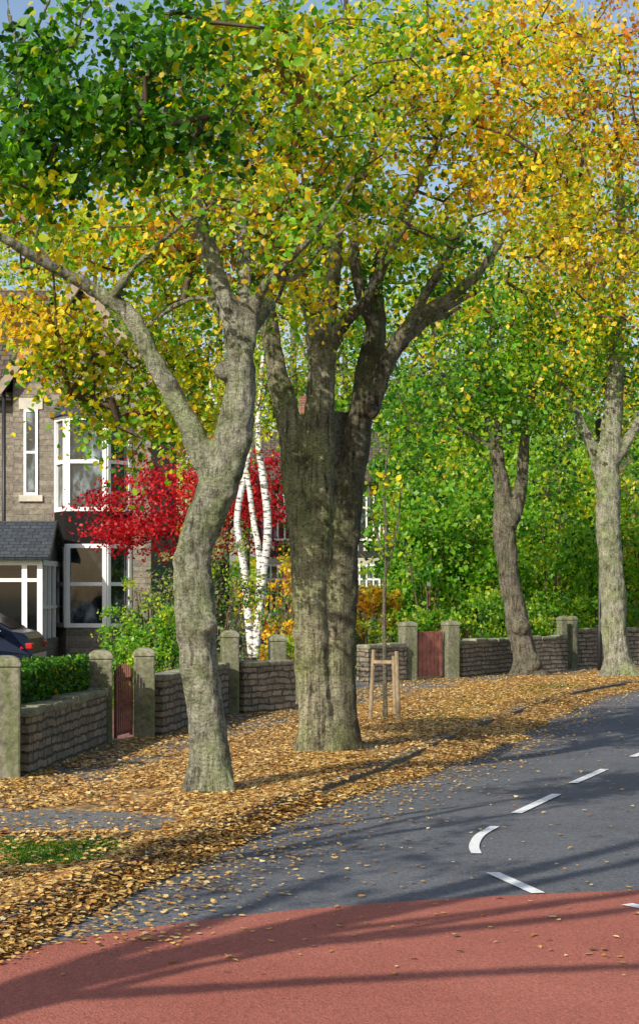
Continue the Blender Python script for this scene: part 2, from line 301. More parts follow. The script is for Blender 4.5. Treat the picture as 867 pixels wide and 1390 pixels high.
def build_tree(name,label,base,limbs,blobs,bark,d0,nl,sig,lsize,voxel=.022,group='street trees along the verge',cat_='tree',twig=M_twig,simple=False,twr=.005,disp=.035,keep=.5,bias=(-.15,-.45,0),step=.3,rs=.93,burrs=(),flare=.22,flat=.75,rmax=.035,droop=True,gate_=-.22):
    base=np.array(base,float); root=empty(name,base,label,cat_,group)
    mb=MB(); skel=[]; skl=[]
    for li,L in enumerate(limbs):
        pts=np.array([[*W3(p[0],p[1],d0+(p[3] if len(p)>3 else 0)),p[2]*(d0)/F*rs] for p in L])
        n=max(6,int(np.linalg.norm(np.diff(pts[:,:3],axis=0),axis=1).sum()/.12))
        q=cat(pts,n); P=q[:,:3]-base; R=np.maximum(q[:,3],.010)
        v=[];f=[];k=14
        for i in range(n):
            a=Vector(P[min(i+1,n-1)]-P[max(i-1,0)]).normalized(); u=a.cross(Vector((0,1,.13))).normalized(); w=a.cross(u); pz=P[i][2]
            for j in range(k):
                t=2*math.pi*j/k; c=Vector(P[i]); 
                nn=mnoise.noise(Vector((math.cos(t)*1.1+li*5,math.sin(t)*1.1,P[i][2]*1.6)))
                fl=0
                if pz<.5: fl=(max(0,(.5-pz))/.5)**2*(flare+flare*1.2*math.sin(t*3+li*2.1))
                v.append(c+(u*math.cos(t)+w*math.sin(t))*R[i]*(1+.2*nn+fl))
        for i in range(n-1):
            for j in range(k): f.append((i*k+j,i*k+(j+1)%k,(i+1)*k+(j+1)%k,(i+1)*k+j))
        f+=[tuple(reversed(range(k))),tuple(range((n-1)*k,n*k))]
        mb.add(v,f)
        for i in range(n):
            if P[i][2]>1.6: skel.append(P[i]); skl.append(li)
    for (px,py,r,dd) in burrs:
        c=Vector(W3(px,py,d0+dd)-base); r=r*d0/F; mb.tube([c+Vector((0,0,s*r)) for s in (-1,-.9,-.6,0,.6,.9,1)],[r*x for x in (.08,.43,.8,1,.8,.43,.08)],12)
    tr=mb.obj('trunk',bark,root)
    if voxel:
        m=tr.modifiers.new('r','REMESH'); m.mode='VOXEL'; m.voxel_size=voxel; m.use_smooth_shade=True
        m=tr.modifiers.new('s','SMOOTH'); m.iterations=5; m.factor=.6
        tx=bpy.data.textures.get('barktex') or bpy.data.textures.new('barktex','CLOUDS'); tx.noise_scale=.14; tx.noise_depth=4
        m=tr.modifiers.new('d','DISPLACE'); m.texture=tx; m.strength=disp*1.8; m.mid_level=.5; m.texture_coords='LOCAL'
    else:
        for p in tr.data.polygons: p.use_smooth=True
    CC=[];pl=[]; gs=1.1/max(sig*4,.5)
    for (px,py,rx,ry,d,dr,n,pal) in blobs:
        u=rng.normal(size=(n,3)); u/=np.linalg.norm(u,axis=1)[:,None]; u*=rng.uniform(.15,1,n)[:,None]**.5
        for k in u:
            dd=d+k[1]*dr; c=W3(px+k[0]*rx,py+k[2]*ry,dd)
            if mnoise.noise(Vector(c*gs))<gate_: continue
            CC.append(c-base); pl.append(pal)
    CC=np.array(CC)
    cnt0=len(skel)
    A=np.array(skel); dist=np.min(np.linalg.norm(CC[:,None]-A[None],axis=2),axis=1); order=np.argsort(dist)
    NA=np.zeros((cnt0+len(CC)*14,3)); NA[:cnt0]=A; nn_=cnt0; parr=np.full(len(NA),-1); lim=np.zeros(len(NA),int); lim[:cnt0]=skl
    for ci in order:
        c=CC[ci]; dv=NA[:nn_]-c; dd=np.linalg.norm(dv,axis=1)+np.maximum(0,NA[:nn_,2]-c[2])*.5
        j=int(np.argmin(dd)); p=NA[j]; L=np.linalg.norm(c-p); m=min(12,max(1,int(L/step))); prev=j; perp=rng.normal(size=3)*.10*L
        for s in range(1,m+1):
            t=s/m; q=p+(c-p)*t+perp*math.sin(math.pi*t)+np.array([0,0,.10*L*math.sin(math.pi*t)])+ (rng.normal(size=3)*.025 if s<m else 0)
            if nn_>=len(NA): break
            NA[nn_]=q; parr[nn_]=prev; lim[nn_]=lim[prev]; prev=nn_; nn_+=1
    w=np.zeros(nn_); w[cnt0:]=.35
    for i in range(nn_-1,cnt0-1,-1):
        w[parr[i]]+=w[i]*(.98)
    rad=np.minimum(twr*np.sqrt(w/.35)*.8,rmax)
    kk=4; per={}
    for i in range(cnt0,nn_):
        j=parr[i]; a=Vector(NA[i]-NA[j]); 
        if a.length<1e-5: continue
        co,idx=per.setdefault(int(lim[i]),([],[])); b=len(co)
        a.normalize(); u=a.cross(Vector((.3,.9,.2))).normalized(); v=a.cross(u)
        r1=rad[i]; r0=max(r1,rad[j] if j>=cnt0 else r1*1.2)
        for (pp,r) in ((NA[j],r0),(NA[i],r1)):
            for q in range(kk):
                t=2*math.pi*q/kk; co.append(tuple(Vector(pp)+(u*math.cos(t)+v*math.sin(t))*r))
        for q in range(kk): idx+=[b+q,b+(q+1)%kk,b+kk+(q+1)%kk,b+kk+q]
    for k_,(co,idx) in per.items(): fastmesh('branch',np.array(co),np.array(idx),4,twig,None,root)
    C,col=cluster_leaves(CC,pl,nl,sig,keep,flat,droop)
    leaves('crown',C,lsize,col,root,simple=simple,up=.6,bias=bias)
    return root

def bush(name,label,x,y,rx,ry,h,n,pal,size,cat_='bush',z0=0,group=None,simple=True):
    root=empty(name,(x,y,z0),label,cat_,group)
    mb=MB()
    for i in range(7):
        a=random.uniform(0,6.28); q=random.uniform(.2,.6)
        mb.tube([(0.03*math.cos(a),.03*math.sin(a),-.02),(rx*q*.5*math.cos(a),ry*q*.5*math.sin(a),h*.4),(rx*q*math.cos(a),ry*q*math.sin(a),h*.8)],[.035,.022,.008],6)
    mb.obj('stems',M_twig,root)
    nc=max(20,n//40); u=rng.normal(size=(nc*2,3)); u/=np.linalg.norm(u,axis=1)[:,None]
    g=np.array([mnoise.noise(Vector(q)*2.3+Vector((x,y,0))) for q in u]); u=u[np.argsort(-g-.25*rng.random(len(g)))[:nc]]
    rr=rng.uniform(.15,1,nc)**.3
    ph=rng.uniform(0,6,3)
    lump=1+.28*np.sin(u[:,0]*5+ph[0])*np.cos(u[:,2]*4+ph[1])+.16*rng.normal(size=nc)
    C=u*(rr*lump)[:,None]*np.array([rx,ry,h/2])+np.array([0,0,h/2]); C[:,2]=np.abs(C[:,2])
    P,col=cluster_leaves(C,[pal]*nc,n/nc,.13*min(1.6,max(rx,.5)) ,.5,.7,False)
    P[:,2]=np.maximum(P[:,2],.03)
    leaves('foliage',P,size,col,root,simple=simple,bias=(-.4,-.7,0),up=.6)
    return root

# ---------------------------------------------------------------- camera / light
cam=bpy.data.cameras.new('camera'); co=bpy.data.objects.new('camera',cam); COL.objects.link(co); sc.camera=co
co.location=(0,0,H); co.rotation_euler=(math.radians(90),0,0)
cam.sensor_width=36; cam.sensor_fit='AUTO'; cam.lens=F/1390*36; cam.shift_y=105/1390; cam.clip_end=3000
EL=31
sd=Vector((.55,.83,0)).normalized()*math.cos(math.radians(EL)); sd.z=-math.sin(math.radians(EL))
sl=bpy.data.lights.new('sun','SUN'); sl.energy=5.0; sl.angle=math.radians(.5); sl.color=(1,.94,.80)
so=bpy.data.objects.new('sun',sl); COL.objects.link(so); so.rotation_euler=sd.to_track_quat('-Z','Y').to_euler(); so.location=(-10,-15,20)
w=bpy.data.worlds.new('World'); sc.world=w; w.use_nodes=True; nt=w.node_tree; bg=nt.nodes['Background']
sk=N(nt,'ShaderNodeTexSky',sky_type='NISHITA'); sk.sun_disc=False; sk.sun_elevation=math.radians(EL); sk.sun_rotation=math.atan2(-sd.x,-sd.y); sk.dust_density=2.0
nt.links.new(sk.outputs[0],bg.inputs[0]); bg.inputs[1].default_value=.15
sc.view_settings.view_transform='Standard'; sc.view_settings.look='None'; sc.view_settings.exposure=0

# ---------------------------------------------------------------- ground
RZ=-.1
KP=[(-3.8,-8),(-3.5,2),(-3,5),(-2.35,7.2),(-1.8,8.8),(-1.4,10.6),(-.9,12.6),(-.45,14.2),(.04,15.9),(.54,17.5),(1.41,21.0),(2.42,24.6),(4.2,30.2),(6.6,34.6),(10.5,38.5),(17,42),(30,45),(60,48)]
WP=[(-6,-8),(-5.6,2),(-5.2,5),(-4.7,7.5),(-4.2,9.5),(-3.7,11.5),(-3.2,13.5),(-2.95,14.8),(-2.72,16),(-2.3,19.2),(-1.85,20.9),(-1.1,24.3),(0.,28.2),(1.7,33.4),(4.2,37.2),(7.1,40),(12,43),(60,54)]
RP=[(5,-8),(5.2,2),(5.5,5),(5.8,7.2),(6,9),(6.3,10.6),(6.6,12.5),(7,14),(7.3,15.5),(7.8,17.),(8.8,19.5),(10,22),(12,25),(14.5,28),(18,31),(23,33.5),(32,36),(60,39)]
NN=171
K=cat(KP,NN); Wl=cat(WP,NN); R_=cat(RP,NN)
def strip(name,A,B,z,mat,kind='structure',label=None):
    n=len(A)
    v=[(a[0],a[1],z) for i,a in enumerate(A)]+[(b[0],b[1],z) for i,b in enumerate(B)]; f=[(i,n+i,n+i+1,i+1) for i in range(n-1)]
    o=mobj(name,v,f,mat); me=o.data
    if me.polygons[0].normal.z<0: me.flip_normals()
    tag(o,kind=kind,label=label); return o
g=mobj('ground',[(-800,-300,-.12),(800,-300,-.12),(800,1500,-.12),(-800,1500,-.12)],[(0,1,2,3)],M_lawn); tag(g,'flat ground stretching to the horizon','ground',kind='structure')
tag(strip('road',K,R_,RZ,M_road),'dark grey asphalt road curving past the verge','road')
tag(strip('verge',Wl,K,0,M_verge),'soil verge under fallen leaves beside the road','verge')
gl=MB(); 
out=[(x,y,0) for x,y in Wl]+[(60,120,0),(-60,120,0),(-60,-8,0)]
gl.add(out,[tuple(reversed(range(len(out))))]); o=gl.obj('garden_ground',M_lawn); tag(o,'lawns and soil of the front gardens','ground',kind='structure')
if o.data.polygons[0].normal.z<0: o.data.flip_normals()
foot=Wl*.66+K*.34
tag(strip('footpath',Wl[20:150]*.985+K[20:150]*.015,foot[20:150],.004,M_foot),'grey asphalt footpath beside the garden walls','path')
def normals2(A):
    dA=np.gradient(A,axis=0); nr=np.stack([dA[:,1],-dA[:,0]],1); return nr/np.linalg.norm(nr,axis=1)[:,None]
tag(strip('pavement',R_,R_+normals2(R_)*2.2,0,M_foot),'grey pavement on the opposite side of the road','pavement')
def quadsheet(name,pts,z,mat,label,cat_): 
    o=mobj(name,[(p[0],p[1],z) for p in pts],[tuple(range(len(pts)))],mat)
    if o.data.polygons[0].normal.z<0: o.data.flip_normals()
    tag(o,label,cat_,kind='structure'); return o
quadsheet('crossing_path',[(-2.75,12.45),(-1.3,12.35),(-1.05,12.6),(-.98,13.1),(-1.2,13.5),(-1.9,13.7),(-2.7,13.8)],.008,M_foot,'patch of grey asphalt crossing the leafy verge','path')
quadsheet('grass_patch',[(-3.4,10.9),(-1.95,10.85),(-1.75,11.0),(-1.5,11.05),(-1.35,11.4),(-1.2,11.6),(-1.3,11.9),(-1.25,12.15),(-1.5,12.3),(-1.9,12.28),(-3.3,12.4)],.006,M_lawn,'patch of thin grass on the verge','grass')
quadsheet('driveway',[(-.35,26.),(1.2,31.6),(-1.2,42),(-5,44),(-3,34)],.008,M_foot,'asphalt driveway between garden walls','driveway')
def kerb(name,A,side,label):
    n=len(A); nr=normals2(A)
    L=A+nr*.002*side; O=A+nr*.13*side
    v=[];f=[]
    for a,b in zip(L,O): v+=[(a[0],a[1],-.14),(a[0],a[1],.012),(b[0]-.0,b[1],.004),(b[0],b[1],-.14)]
    for i in range(n-1):
        for k in range(3): f.append((4*i+k,4*i+k+1,4*i+5+k,4*i+4+k))
    f+=[(0,1,2,3),(4*n-1,4*n-2,4*n-3,4*n-4)]
    o=mobj(name,v,f,M_kerb); tag(o,label,'kerb',kind='structure')
kerb('kerb',cat(KP,500),1,'weathered stone kerb edging the verge')
kerb('kerb',cat(RP,400),-1,'stone kerb on the opposite pavement')
KK=cat(KP,500); kn=normals2(KK)
def dw(y): return np.interp(y,[0,8,9,10.5,12,14,15.5,17,19.5,21.5,26,34,42],[.2,.2,.27,.29,.31,.27,.32,.46,.64,.72,.62,.45,.3])
def kz(x,y): return mnoise.noise(Vector((x*1.3,y*.9,4)))
rows=7; sel=[i for i in range(500) if 3<KK[i][1]<41.5 and KK[i][0]<25]
v=[]
def dtop(i):
    x,y=KK[i]; nz=kz(x,y)
    # kerb shows only in short stretches, elsewhere the leaves bury it
    e=min(1,max(0,(nz+.02)/.10)) if y>15.2 else 1.0
    return -.035+.065*e
for i in sel:
    x,y=KK[i]; nz=kz(x,y); W_=dw(y)*(1+.3*nz); tp=dtop(i)
    e=min(1,max(0,(tp+.035)/.065))
    for r in range(rows):
        t=r/(rows-1); o0=-.06*e+.135*(1-e); off=o0+(W_-o0)*t
        z=tp+(RZ+.003-tp)*(t**.85) + (.012*mnoise.noise(Vector((x*5,y*5,r*3.)))*(1-t))
        v.append((x+kn[i][0]*off,y+kn[i][1]*off,z))
f=[(a*rows+r,a*rows+r+1,(a+1)*rows+r+1,(a+1)*rows+r) for a in range(len(sel)-1) for r in range(rows-1)]
o=mobj('gutter_leaf_drift',v,f,M_verge,smooth=True)
if o.data.polygons[5].normal.z<0: o.data.flip_normals()
tag(o,'drift of fallen leaves banked over the kerb','leaf drift',kind='structure')
top=[G(*p,RZ)[:2] for p in [(20,1293),(120,1272),(250,1253),(380,1238),(500,1228),(620,1220),(740,1214),(867,1209),(980,1204),(1200,1200)]]
lft=[(-3.1,4.5),(-2.75,5.6),(-2.35,6.7),(-1.95,7.7)]
pts=[(5.4,4.5)]+[(5.6,10.3)]+[tuple(t) for t in reversed(top)]+list(reversed(lft))
quadsheet('red_road_surface',pts,RZ+.0045,M_redroad,'red anti-skid surfacing across the junction','road surface')
def dash(pa,pb,wd):
    a=G(*pa,RZ)[:2]; b=G(*pb,RZ)[:2]; dr=(b-a)/np.linalg.norm(b-a); n=np.array([-dr[1],dr[0]])*wd/2
    return [a-n,b-n,b+n,a+n]
for a,b in [((668,1186),(730,1214)),((700,1105),(755,1079)),((777,1064),(820,1045)),((850,1229),(905,1240)),((858,1028),(890,1016))]:
    quadsheet('road_marking',dash(a,b,.085),RZ+.009,M_paint,'short white dash painted on the road','road marking')
arc=cat([G(*p,RZ)[:2] for p in [(646,1160),(643,1149),(651,1135),(671,1123)]],14); nr=normals2(arc)
tag(strip('road_marking',arc-nr*.035,arc+nr*.035,RZ+.009,M_paint),'curved white dash painted on the road','road marking')

# ---------------------------------------------------------------- fallen leaves
def litter(n):
    ys=8.2*np.exp(rng.random(n*2)*math.log(44/8.2))
    kx=np.interp(ys,K[:,1],K[:,0]); wx_=np.interp(ys,Wl[:,1],Wl[:,0])
    s=rng.random(len(ys)); x=wx_+(kx-wx_)*s
    keep=np.ones(len(ys),bool)
    for i in range(len(ys)):
        v=mnoise.noise(Vector((x[i]*.9,ys[i]*.7,3)))+.5*mnoise.noise(Vector((x[i]*2.5,ys[i]*2,9)))
        p=.8+v*1.1
        jx=.12*mnoise.noise(Vector((x[i]*4,ys[i]*4,7)))
        if -2.9<x[i]<-1.05+jx and 12.45+jx<ys[i]<13.6+jx: p*=.10
        if x[i]<-1.25+jx and 10.95+jx<ys[i]<12.35+jx: p*=.32
        if s[i]<.33: p*=.5
        keep[i]=rng.random()<p
    x=x[keep][:n]; y=ys[keep][:n]; z=rng.uniform(.006,.024,len(x))+.004
    m=n//4; idx=np.array(sel); yv=KK[idx,1]; tgt=8.2*np.exp(rng.random(m)*math.log(40/8.2)); ii=idx[np.clip(np.searchsorted(yv,tgt),0,len(idx)-1)]
    W_=np.array([dw(KK[i][1])*(1+.3*kz(*KK[i])) for i in ii]); t=rng.random(m)*1.0
    dt={int(i):dtop(i) for i in sel}; tp=np.array([dt[int(i)] for i in ii])
    off=t*W_+np.abs(rng.normal(size=m))*.05*(rng.random(m)<.6); z2=np.maximum(tp+(RZ-tp)*np.minimum(t,1)**.85,RZ)+rng.uniform(.006,.022,m)
    jit=rng.normal(size=(m,2))*.02
    x2=KK[ii,0]+kn[ii,0]*off+jit[:,0]; y2=KK[ii,1]+kn[ii,1]*off+jit[:,1]+rng.normal(size=m)*.03
    far_=(tp<.01)&(off<.15); z2=np.where(far_,np.maximum(z2,.015),z2); drop=far_&(rng.random(m)<.7)
    x2,y2,z2=x2[~drop],y2[~drop],z2[~drop]
    ms=3200; ys2=9.0*np.exp(rng.random(ms)*math.log(34/9.)); e=np.abs(rng.normal(size=ms))*.42; xs=np.interp(ys2,K[:,1],K[:,0])+dw(ys2)+e; zs=np.full(ms,RZ+.014)
    m3=850; y3=8.2*np.exp(rng.random(m3)*math.log(28/8.2)); x3=np.interp(y3,K[:,1],K[:,0])+rng.random(m3)*5.5; z3=np.full(m3,RZ+.014)
    return np.vstack([np.stack([x,y,z],1),np.stack([x2,y2,z2],1)]),np.vstack([np.stack([xs,ys2,zs],1),np.stack([x3,y3,z3],1)])
C,S_=litter(118000)
for nm,Q,smp,u,sz in (('fallen_leaves',C[C[:,1]<13.5],False,6.,.036),('fallen_leaves',C[C[:,1]>=13.5],True,6.,.047),('scattered_leaves',S_,False,9.,.035)):
    col=pick('litter',len(Q))*rng.uniform(.75,1.25,len(Q))[:,None]
    o=leaves(nm,Q,sz,col,None,up=u,mat=M_litter,simple=smp,curl=.7); tag(o,'golden and brown fallen leaves lying on the ground','leaves',kind='stuff')
def grass(n):
    y=rng.uniform(10.8,12.4,n*2); x=rng.uniform(-3.4,-1.15,n*2); k=np.array([mnoise.noise(Vector((a*1.5,b*1.5,1)))+.5*mnoise.noise(Vector((a*7,b*7,1)))>-.12+max(0,(a+1.5))*1.2 for a,b in zip(x,y)]); x=x[k];y=y[k]
    y2=rng.uniform(19,32,n//2); x2=np.interp(y2,K[:,1],K[:,0])-rng.uniform(.15,1.2,n//2); k=np.array([mnoise.noise(Vector((a*.8,b*.5,5)))>.05 for a,b in zip(x2,y2)])
    x=np.concatenate([x,x2[k]]); y=np.concatenate([y,y2[k]]); n=len(x)
    h=rng.uniform(.012,.035,n); a=rng.uniform(0,6.28,n); ln=rng.normal(size=(n,2))*.022
    w=.0055; b=np.stack([x,y,np.zeros(n)],1); dx=np.stack([np.cos(a)*w,np.sin(a)*w,np.zeros(n)],1)
    tip=b+np.stack([ln[:,0],ln[:,1],h],1); V=np.stack([b-dx,b+dx,tip],1).reshape(-1,3)
    col=np.repeat(pick('dgreen',n)*rng.uniform(.5,.85,n)[:,None],3,axis=0)
    return fastmesh('grass',V,np.arange(n*3),3,M_leaf,col)
tag(grass(26000),'patchy green grass growing through the leaf litter','grass',kind='stuff')

# ---------------------------------------------------------------- walls, pillars, gates
def pillar(x,y,w,h,rz,label,d=None):
    d=d or w; o=MB().box(-w/2,w/2,-d/2,d/2,-.05,h).obj('gate_pillar',M_pillar,None,loc=(x,y,0),rz=rz,bevel=.02)
    tag(o,label,'gate pillar','stone gate pillars')
    a=w/2+.006; b=d/2+.006; c=MB(); P_=[(1,0),(1,.035),(.86,.065),(.55,.088),(.2,.096)]; v=[];f=[]
    for s,zz in P_: v+=[(-a*s,-b*s,h+.001+zz),(a*s,-b*s,h+.001+zz),(a*s,b*s,h+.001+zz),(-a*s,b*s,h+.001+zz)]
    for i in range(4):
        for j in range(4): f.append((4*i+j,4*i+(j+1)%4,4*i+4+(j+1)%4,4*i+4+j))
    f+=[(3,2,1,0),(16,17,18,19)]
    c.add(v,f); c.obj('cap',M_cap,o,bevel=.01); return o
def wall(p,q,h,t,label,capt=.08):
    p=np.array(p,float);q=np.array(q,float);L=np.linalg.norm(q-p);rz=math.atan2(q[1]-p[1],q[0]-p[0])
    o=MB().box(0,L,-t/2,t/2,-.05,h).obj('garden_wall',M_wall,None,loc=(p[0],p[1],0),rz=rz); tag(o,label,'wall','stone garden walls')
    c=MB(); x=0
    while x<L-.05:
        e=min(L,x+random.uniform(.35,.7)); dz=random.uniform(-.018,.02); dy=random.uniform(-.015,.015); c.box(x+.003,e-.003,-t/2-.02+dy,t/2+.02+dy,h+.001,h+capt+dz); x=e
    c.obj('coping',M_cap,o,bevel=.024); return o
pillar(wx(8,16),16,.26,.98,.15,'weathered gate pillar of grey stone with mossy cap',d=.3)
wall((-2.66,16.16),(-2.36,19.4),.52,.24,'low wall of rough coursed stone with hedge behind')
pillar(wx(137,19.6),19.6,.25,.91,.12,'grey stone gate pillar beside the iron gate')
pillar(wx(196,20.4),20.4,.23,.91,.12,'grey stone gate pillar at the iron gate hinge')
wall((-1.86,20.55),(-1.3,23.9),.62,.24,'low garden wall of dark coursed stone')
pillar(wx(312,24.1),24.1,.22,1.02,.2,'slender grey stone pillar between wall lengths')
wall((-1.08,24.2),(-.42,25.1),.62,.24,'short low stone wall beside the driveway')
pillar(wx(376,25.4),25.5,.22,.93,.3,'grey stone pillar at the driveway entrance')
wall((-1.5,38),(-.35,39.5),.95,.24,'stone boundary wall behind the birch')
wall((.75,32.2),(1.45,33.),.6,.26,'short low wall of dark stone by the driveway')
pillar(wx(553,33.2),33.2,.27,.98,.4,'square stone gate pillar beside the red gate')
pillar(wx(611,34.0),34.0,.26,.98,.4,'square stone gate pillar with flat cap')
wall((2.55,34.2),(4.0,36.9),.62,.26,'low dark stone wall under the green shrubs')
wall((4.0,36.9),(5.0,37.9),.62,.26,'low stone wall behind the street tree')
pillar(wx(762,38.2),38.2,.17,1.0,.6,'narrow stone gate pillar near the flower heads')
pillar(wx(776,38.5),38.5,.17,1.0,.6,'narrow stone gate pillar beside the garden entrance')
wall((5.3,38.75),(7.4,40.1),.75,.26,'coursed stone wall ending at a garden entrance')
wall((7.7,40.3),(12,43),.75,.26,'coursed stone wall following the curve of the road')
def gate(x0,y0,x1,y1,h,mat,label,name='garden_gate',bars=8,solid=False):
    L=math.hypot(x1-x0,y1-y0); rz=math.atan2(y1-y0,x1-x0); root=empty(name,(x0,y0,0),label,'gate',rz=rz)
    f=MB().box(0,.03,-.015,.015,.05,h).box(L-.03,L,-.015,.015,.05,h).box(.03,L-.03,-.012,.012,.08,.11).box(.03,L-.03,-.012,.012,h-.12,h-.09).box(.03,L-.03,-.012,.012,h*.5,h*.5+.03)
    f.obj('frame',mat,root)
    b=MB(); 
    for i in range(bars):
        x=.03+(L-.06)*(i+.5)/bars; w=.009 if not solid else (L-.06)/bars*.43
        b.box(x-w,x+w,-.030 if solid else -.007,-.014 if solid else .007,.06 if solid else .111,h+ ((.03+.03*math.sin(i/(bars-1)*math.pi)) if not solid else -.02))
    b.obj('bars' if not solid else 'boards',mat,root); return root
gate(wx(137,19.6)+.14,19.72,wx(196,20.4)-.13,20.3,.78,M_rust,'rusty red iron garden gate with upright bars',bars=8)
gate(wx(553,33.2)+.16,33.35,wx(611,34)-.16,33.9,.90,M_gatered,'red boarded timber garden gate',bars=6,solid=True)
quadsheet('garden_path',[(-2.15,19.8),(-1.9,20.3),(-3.6,30),(-4.4,30)],.006,M_redbrick,'red brick garden path behind the iron gate','path')

# ---------------------------------------------------------------- houses
def window(parent,x0,x1,z0,z1,y,mull=1,trans=.3,name='window',lint=True):
    f=MB(); t=.06
    f.box(x0,x1,y-.05,y-.002,z0,z0+t).box(x0,x1,y-.05,y-.002,z1-t,z1).box(x0,x0+t,y-.05,y-.002,z0+t,z1-t).box(x1-t,x1,y-.05,y-.002,z0+t,z1-t)
    for i in range(mull):
        c=x0+(x1-x0)*(i+1)/(mull+1); f.box(c-.025,c+.025,y-.045,y-.003,z0+t,z1-t)
    if trans: zt=z1-(z1-z0)*trans; f.box(x0+t,x1-t,y-.042,y-.004,zt-.03,zt+.03)
    fr=f.obj(name,M_white,parent)
    MB().box(x0+t,x1-t,y-.02,y-.008,z0+t,z1-t).obj('glass',M_glass,fr)
    if lint: MB().box(x0-.12,x1+.12,y-.07,y-.001,z0-.16,z0-.002).obj('sill',M_lintel,fr,bevel=.01); MB().box(x0-.12,x1+.12,y-.04,y-.001,z1+.002,z1+.28).obj('lintel',M_lintel,fr,bevel=.01)
    return fr
HX,HY=-5.6,45.
h1=empty('stone_house',(HX,HY,0),'stone house with steep gable, bay windows and slate porch','house')
def hx(px,d=45.): return wx(px,d)-HX
xl,xr=hx(18),hx(205); pk=(xl+xr)/2; ez=6.95; pz=9.2
wl=MB()
wl.add([(xl,0,-.1),(xr,0,-.1),(xr,0,ez),(pk,0,pz),(xl,0,ez),(xl,8,-.1),(xr,8,-.1),(xr,8,ez),(pk,8,pz),(xl,8,ez)],
 [(0,1,2,3,4),(9,8,7,6,5),(1,6,7,2),(5,0,4,9),(2,7,8,3),(3,8,9,4)])
wl.box(xl-7,xl-.003,1.2,8,-.1,6.4)
wl.obj('wall',M_house,h1)
rf=MB()
def slope(mb,p0,p1,p2,p3,t=.12):
    a=Vector(p1)-Vector(p0); b=Vector(p3)-Vector(p0); n=a.cross(b).normalized(); 
    if n.z<0: n=-n
    v=[Vector(p) for p in (p0,p1,p2,p3)]; v=v+[x+n*t for x in v]
    mb.add(v,[(3,2,1,0),(4,5,6,7),(0,1,5,4),(1,2,6,5),(2,3,7,6),(3,0,4,7)])
sl_=(pz-ez)/(pk-xl)
slope(rf,(xl-.3,-.3,ez-.3*sl_+.01),(pk,-.3,pz+.01),(pk,8,pz+.01),(xl-.3,8,ez-.3*sl_+.01))
slope(rf,(xr+.3,8,ez-.3*sl_+.01),(pk,8,pz+.01),(pk,-.3,pz+.01),(xr+.3,-.3,ez-.3*sl_+.01))
slope(rf,(xl-7.3,.8,6.35),(xl+.3,.8,6.35),(xl+.3,4.6,9.6),(xl-7.3,4.6,9.6))
slope(rf,(xl-7.3,8.4,6.35),(xl+.3,8.4,6.35),(xl+.3,4.6,9.6),(xl-7.3,4.6,9.6))
ro=rf.obj('roof',M_tile,h1)
bb=MB(); bb.beam((xl-.32,-.302,ez-.32*sl_-.08),(pk,-.302,pz-.06),.2,t=.05); bb.beam((pk,-.302,pz-.06),(xr+.32,-.302,ez-.32*sl_-.08),.2,t=.05)
bb.obj('bargeboard',M_barge,h1)
ch=MB().box(xl-4.6,xl-3.8,4.2,5.0,9,11.2); cho=ch.obj('chimney',M_house,ro); MB().box(xl-4.65,xl-3.75,4.15,5.05,11.201,11.35).obj('chimney_cap',M_lintel,ro)
window(h1,hx(33),hx(52),wz(672,45),wz(556,45),0,mull=0,trans=.5)
window(h1,xl-2.0,xl-1.0,3.6,5.5,1.2,mull=1); window(h1,xl-4.6,xl-3.6,3.6,5.5,1.2,mull=1)
fx0,fx1=hx(90,44.3),hx(145,44.3); sx0,sx1=fx0-.34,fx1+.50
plan=[(fx0,-.7),(fx1,-.7),(sx1,-.003),(sx0,-.003)]
z=[0,wz(852,44.3),wz(738,44.3),wz(694,44.3),wz(564,44.3)]
bayo=MB().prism(plan,0,z[1]).obj('bay_window',M_house,h1)
MB().prism([(fx0-.03,-.74),(fx1+.03,-.74),(sx1+.04,-.004),(sx0-.04,-.004)],z[2]+.002,z[3]-.002).obj('panel',M_panel,bayo)
gl_=MB(); ins=[(fx0+.03,-.66),(fx1-.03,-.66),(sx1-.04,-.01),(sx0+.04,-.01)]
gl_.prism(ins,z[1]+.003,z[2]-.003); gl_.prism(ins,z[3]+.003,z[4]-.003); gl_.obj('glass',M_glass,bayo)
fm=MB()
def frame_side(p,q,z0,z1,mulls,tz):
    p=Vector((*p,0));q=Vector((*q,0)); a=(q-p).normalized(); n=Vector((a.y,-a.x,0))
    def bm(u0,u1,za,zb,t=.05):
        P=p+a*u0;Q=p+a*u1; v=[P-n*.03,Q-n*.03,Q+n*t,P+n*t]
        fm.add([(x.x,x.y,za) for x in v]+[(x.x,x.y,zb) for x in v],[(3,2,1,0),(4,5,6,7),(0,1,5,4),(1,2,6,5),(2,3,7,6),(3,0,4,7)])
    L=(q-p).length
    bm(.002,.10,z0,z1);bm(L-.10,L-.002,z0,z1);bm(.10,L-.10,z0,z0+.10,.048);bm(.10,L-.10,z1-.10,z1,.048)
    for i in range(mulls): c=L*(i+1)/(mulls+1); bm(c-.035,c+.035,z0+.10,z1-.10,.04)
    if tz: bm(.10,L-.10,tz-.045,tz+.045,.036)
for k in ((z[1],z[2]),(z[3],z[4])):
    tz=k[1]-(k[1]-k[0])*.48
    for a_,b_ in ((0,1),(1,2),(3,0)): frame_side(plan[a_],plan[b_],k[0]+.004,k[1]-.004,0,tz)
fm.obj('frame',M_white,bayo)
br=MB(); o_=[(fx0-.12,-.85),(fx1+.12,-.85),(sx1+.15,-.002),(sx0-.15,-.002)]; 
n4=[(x,y,z[4]+.002) for x,y in o_]; t4=[(fx0+.1,-.12,z[4]+.38),(fx1-.05,-.12,z[4]+.38),(sx1-.2,-.002,z[4]+.38),(sx0+.2,-.002,z[4]+.38)]
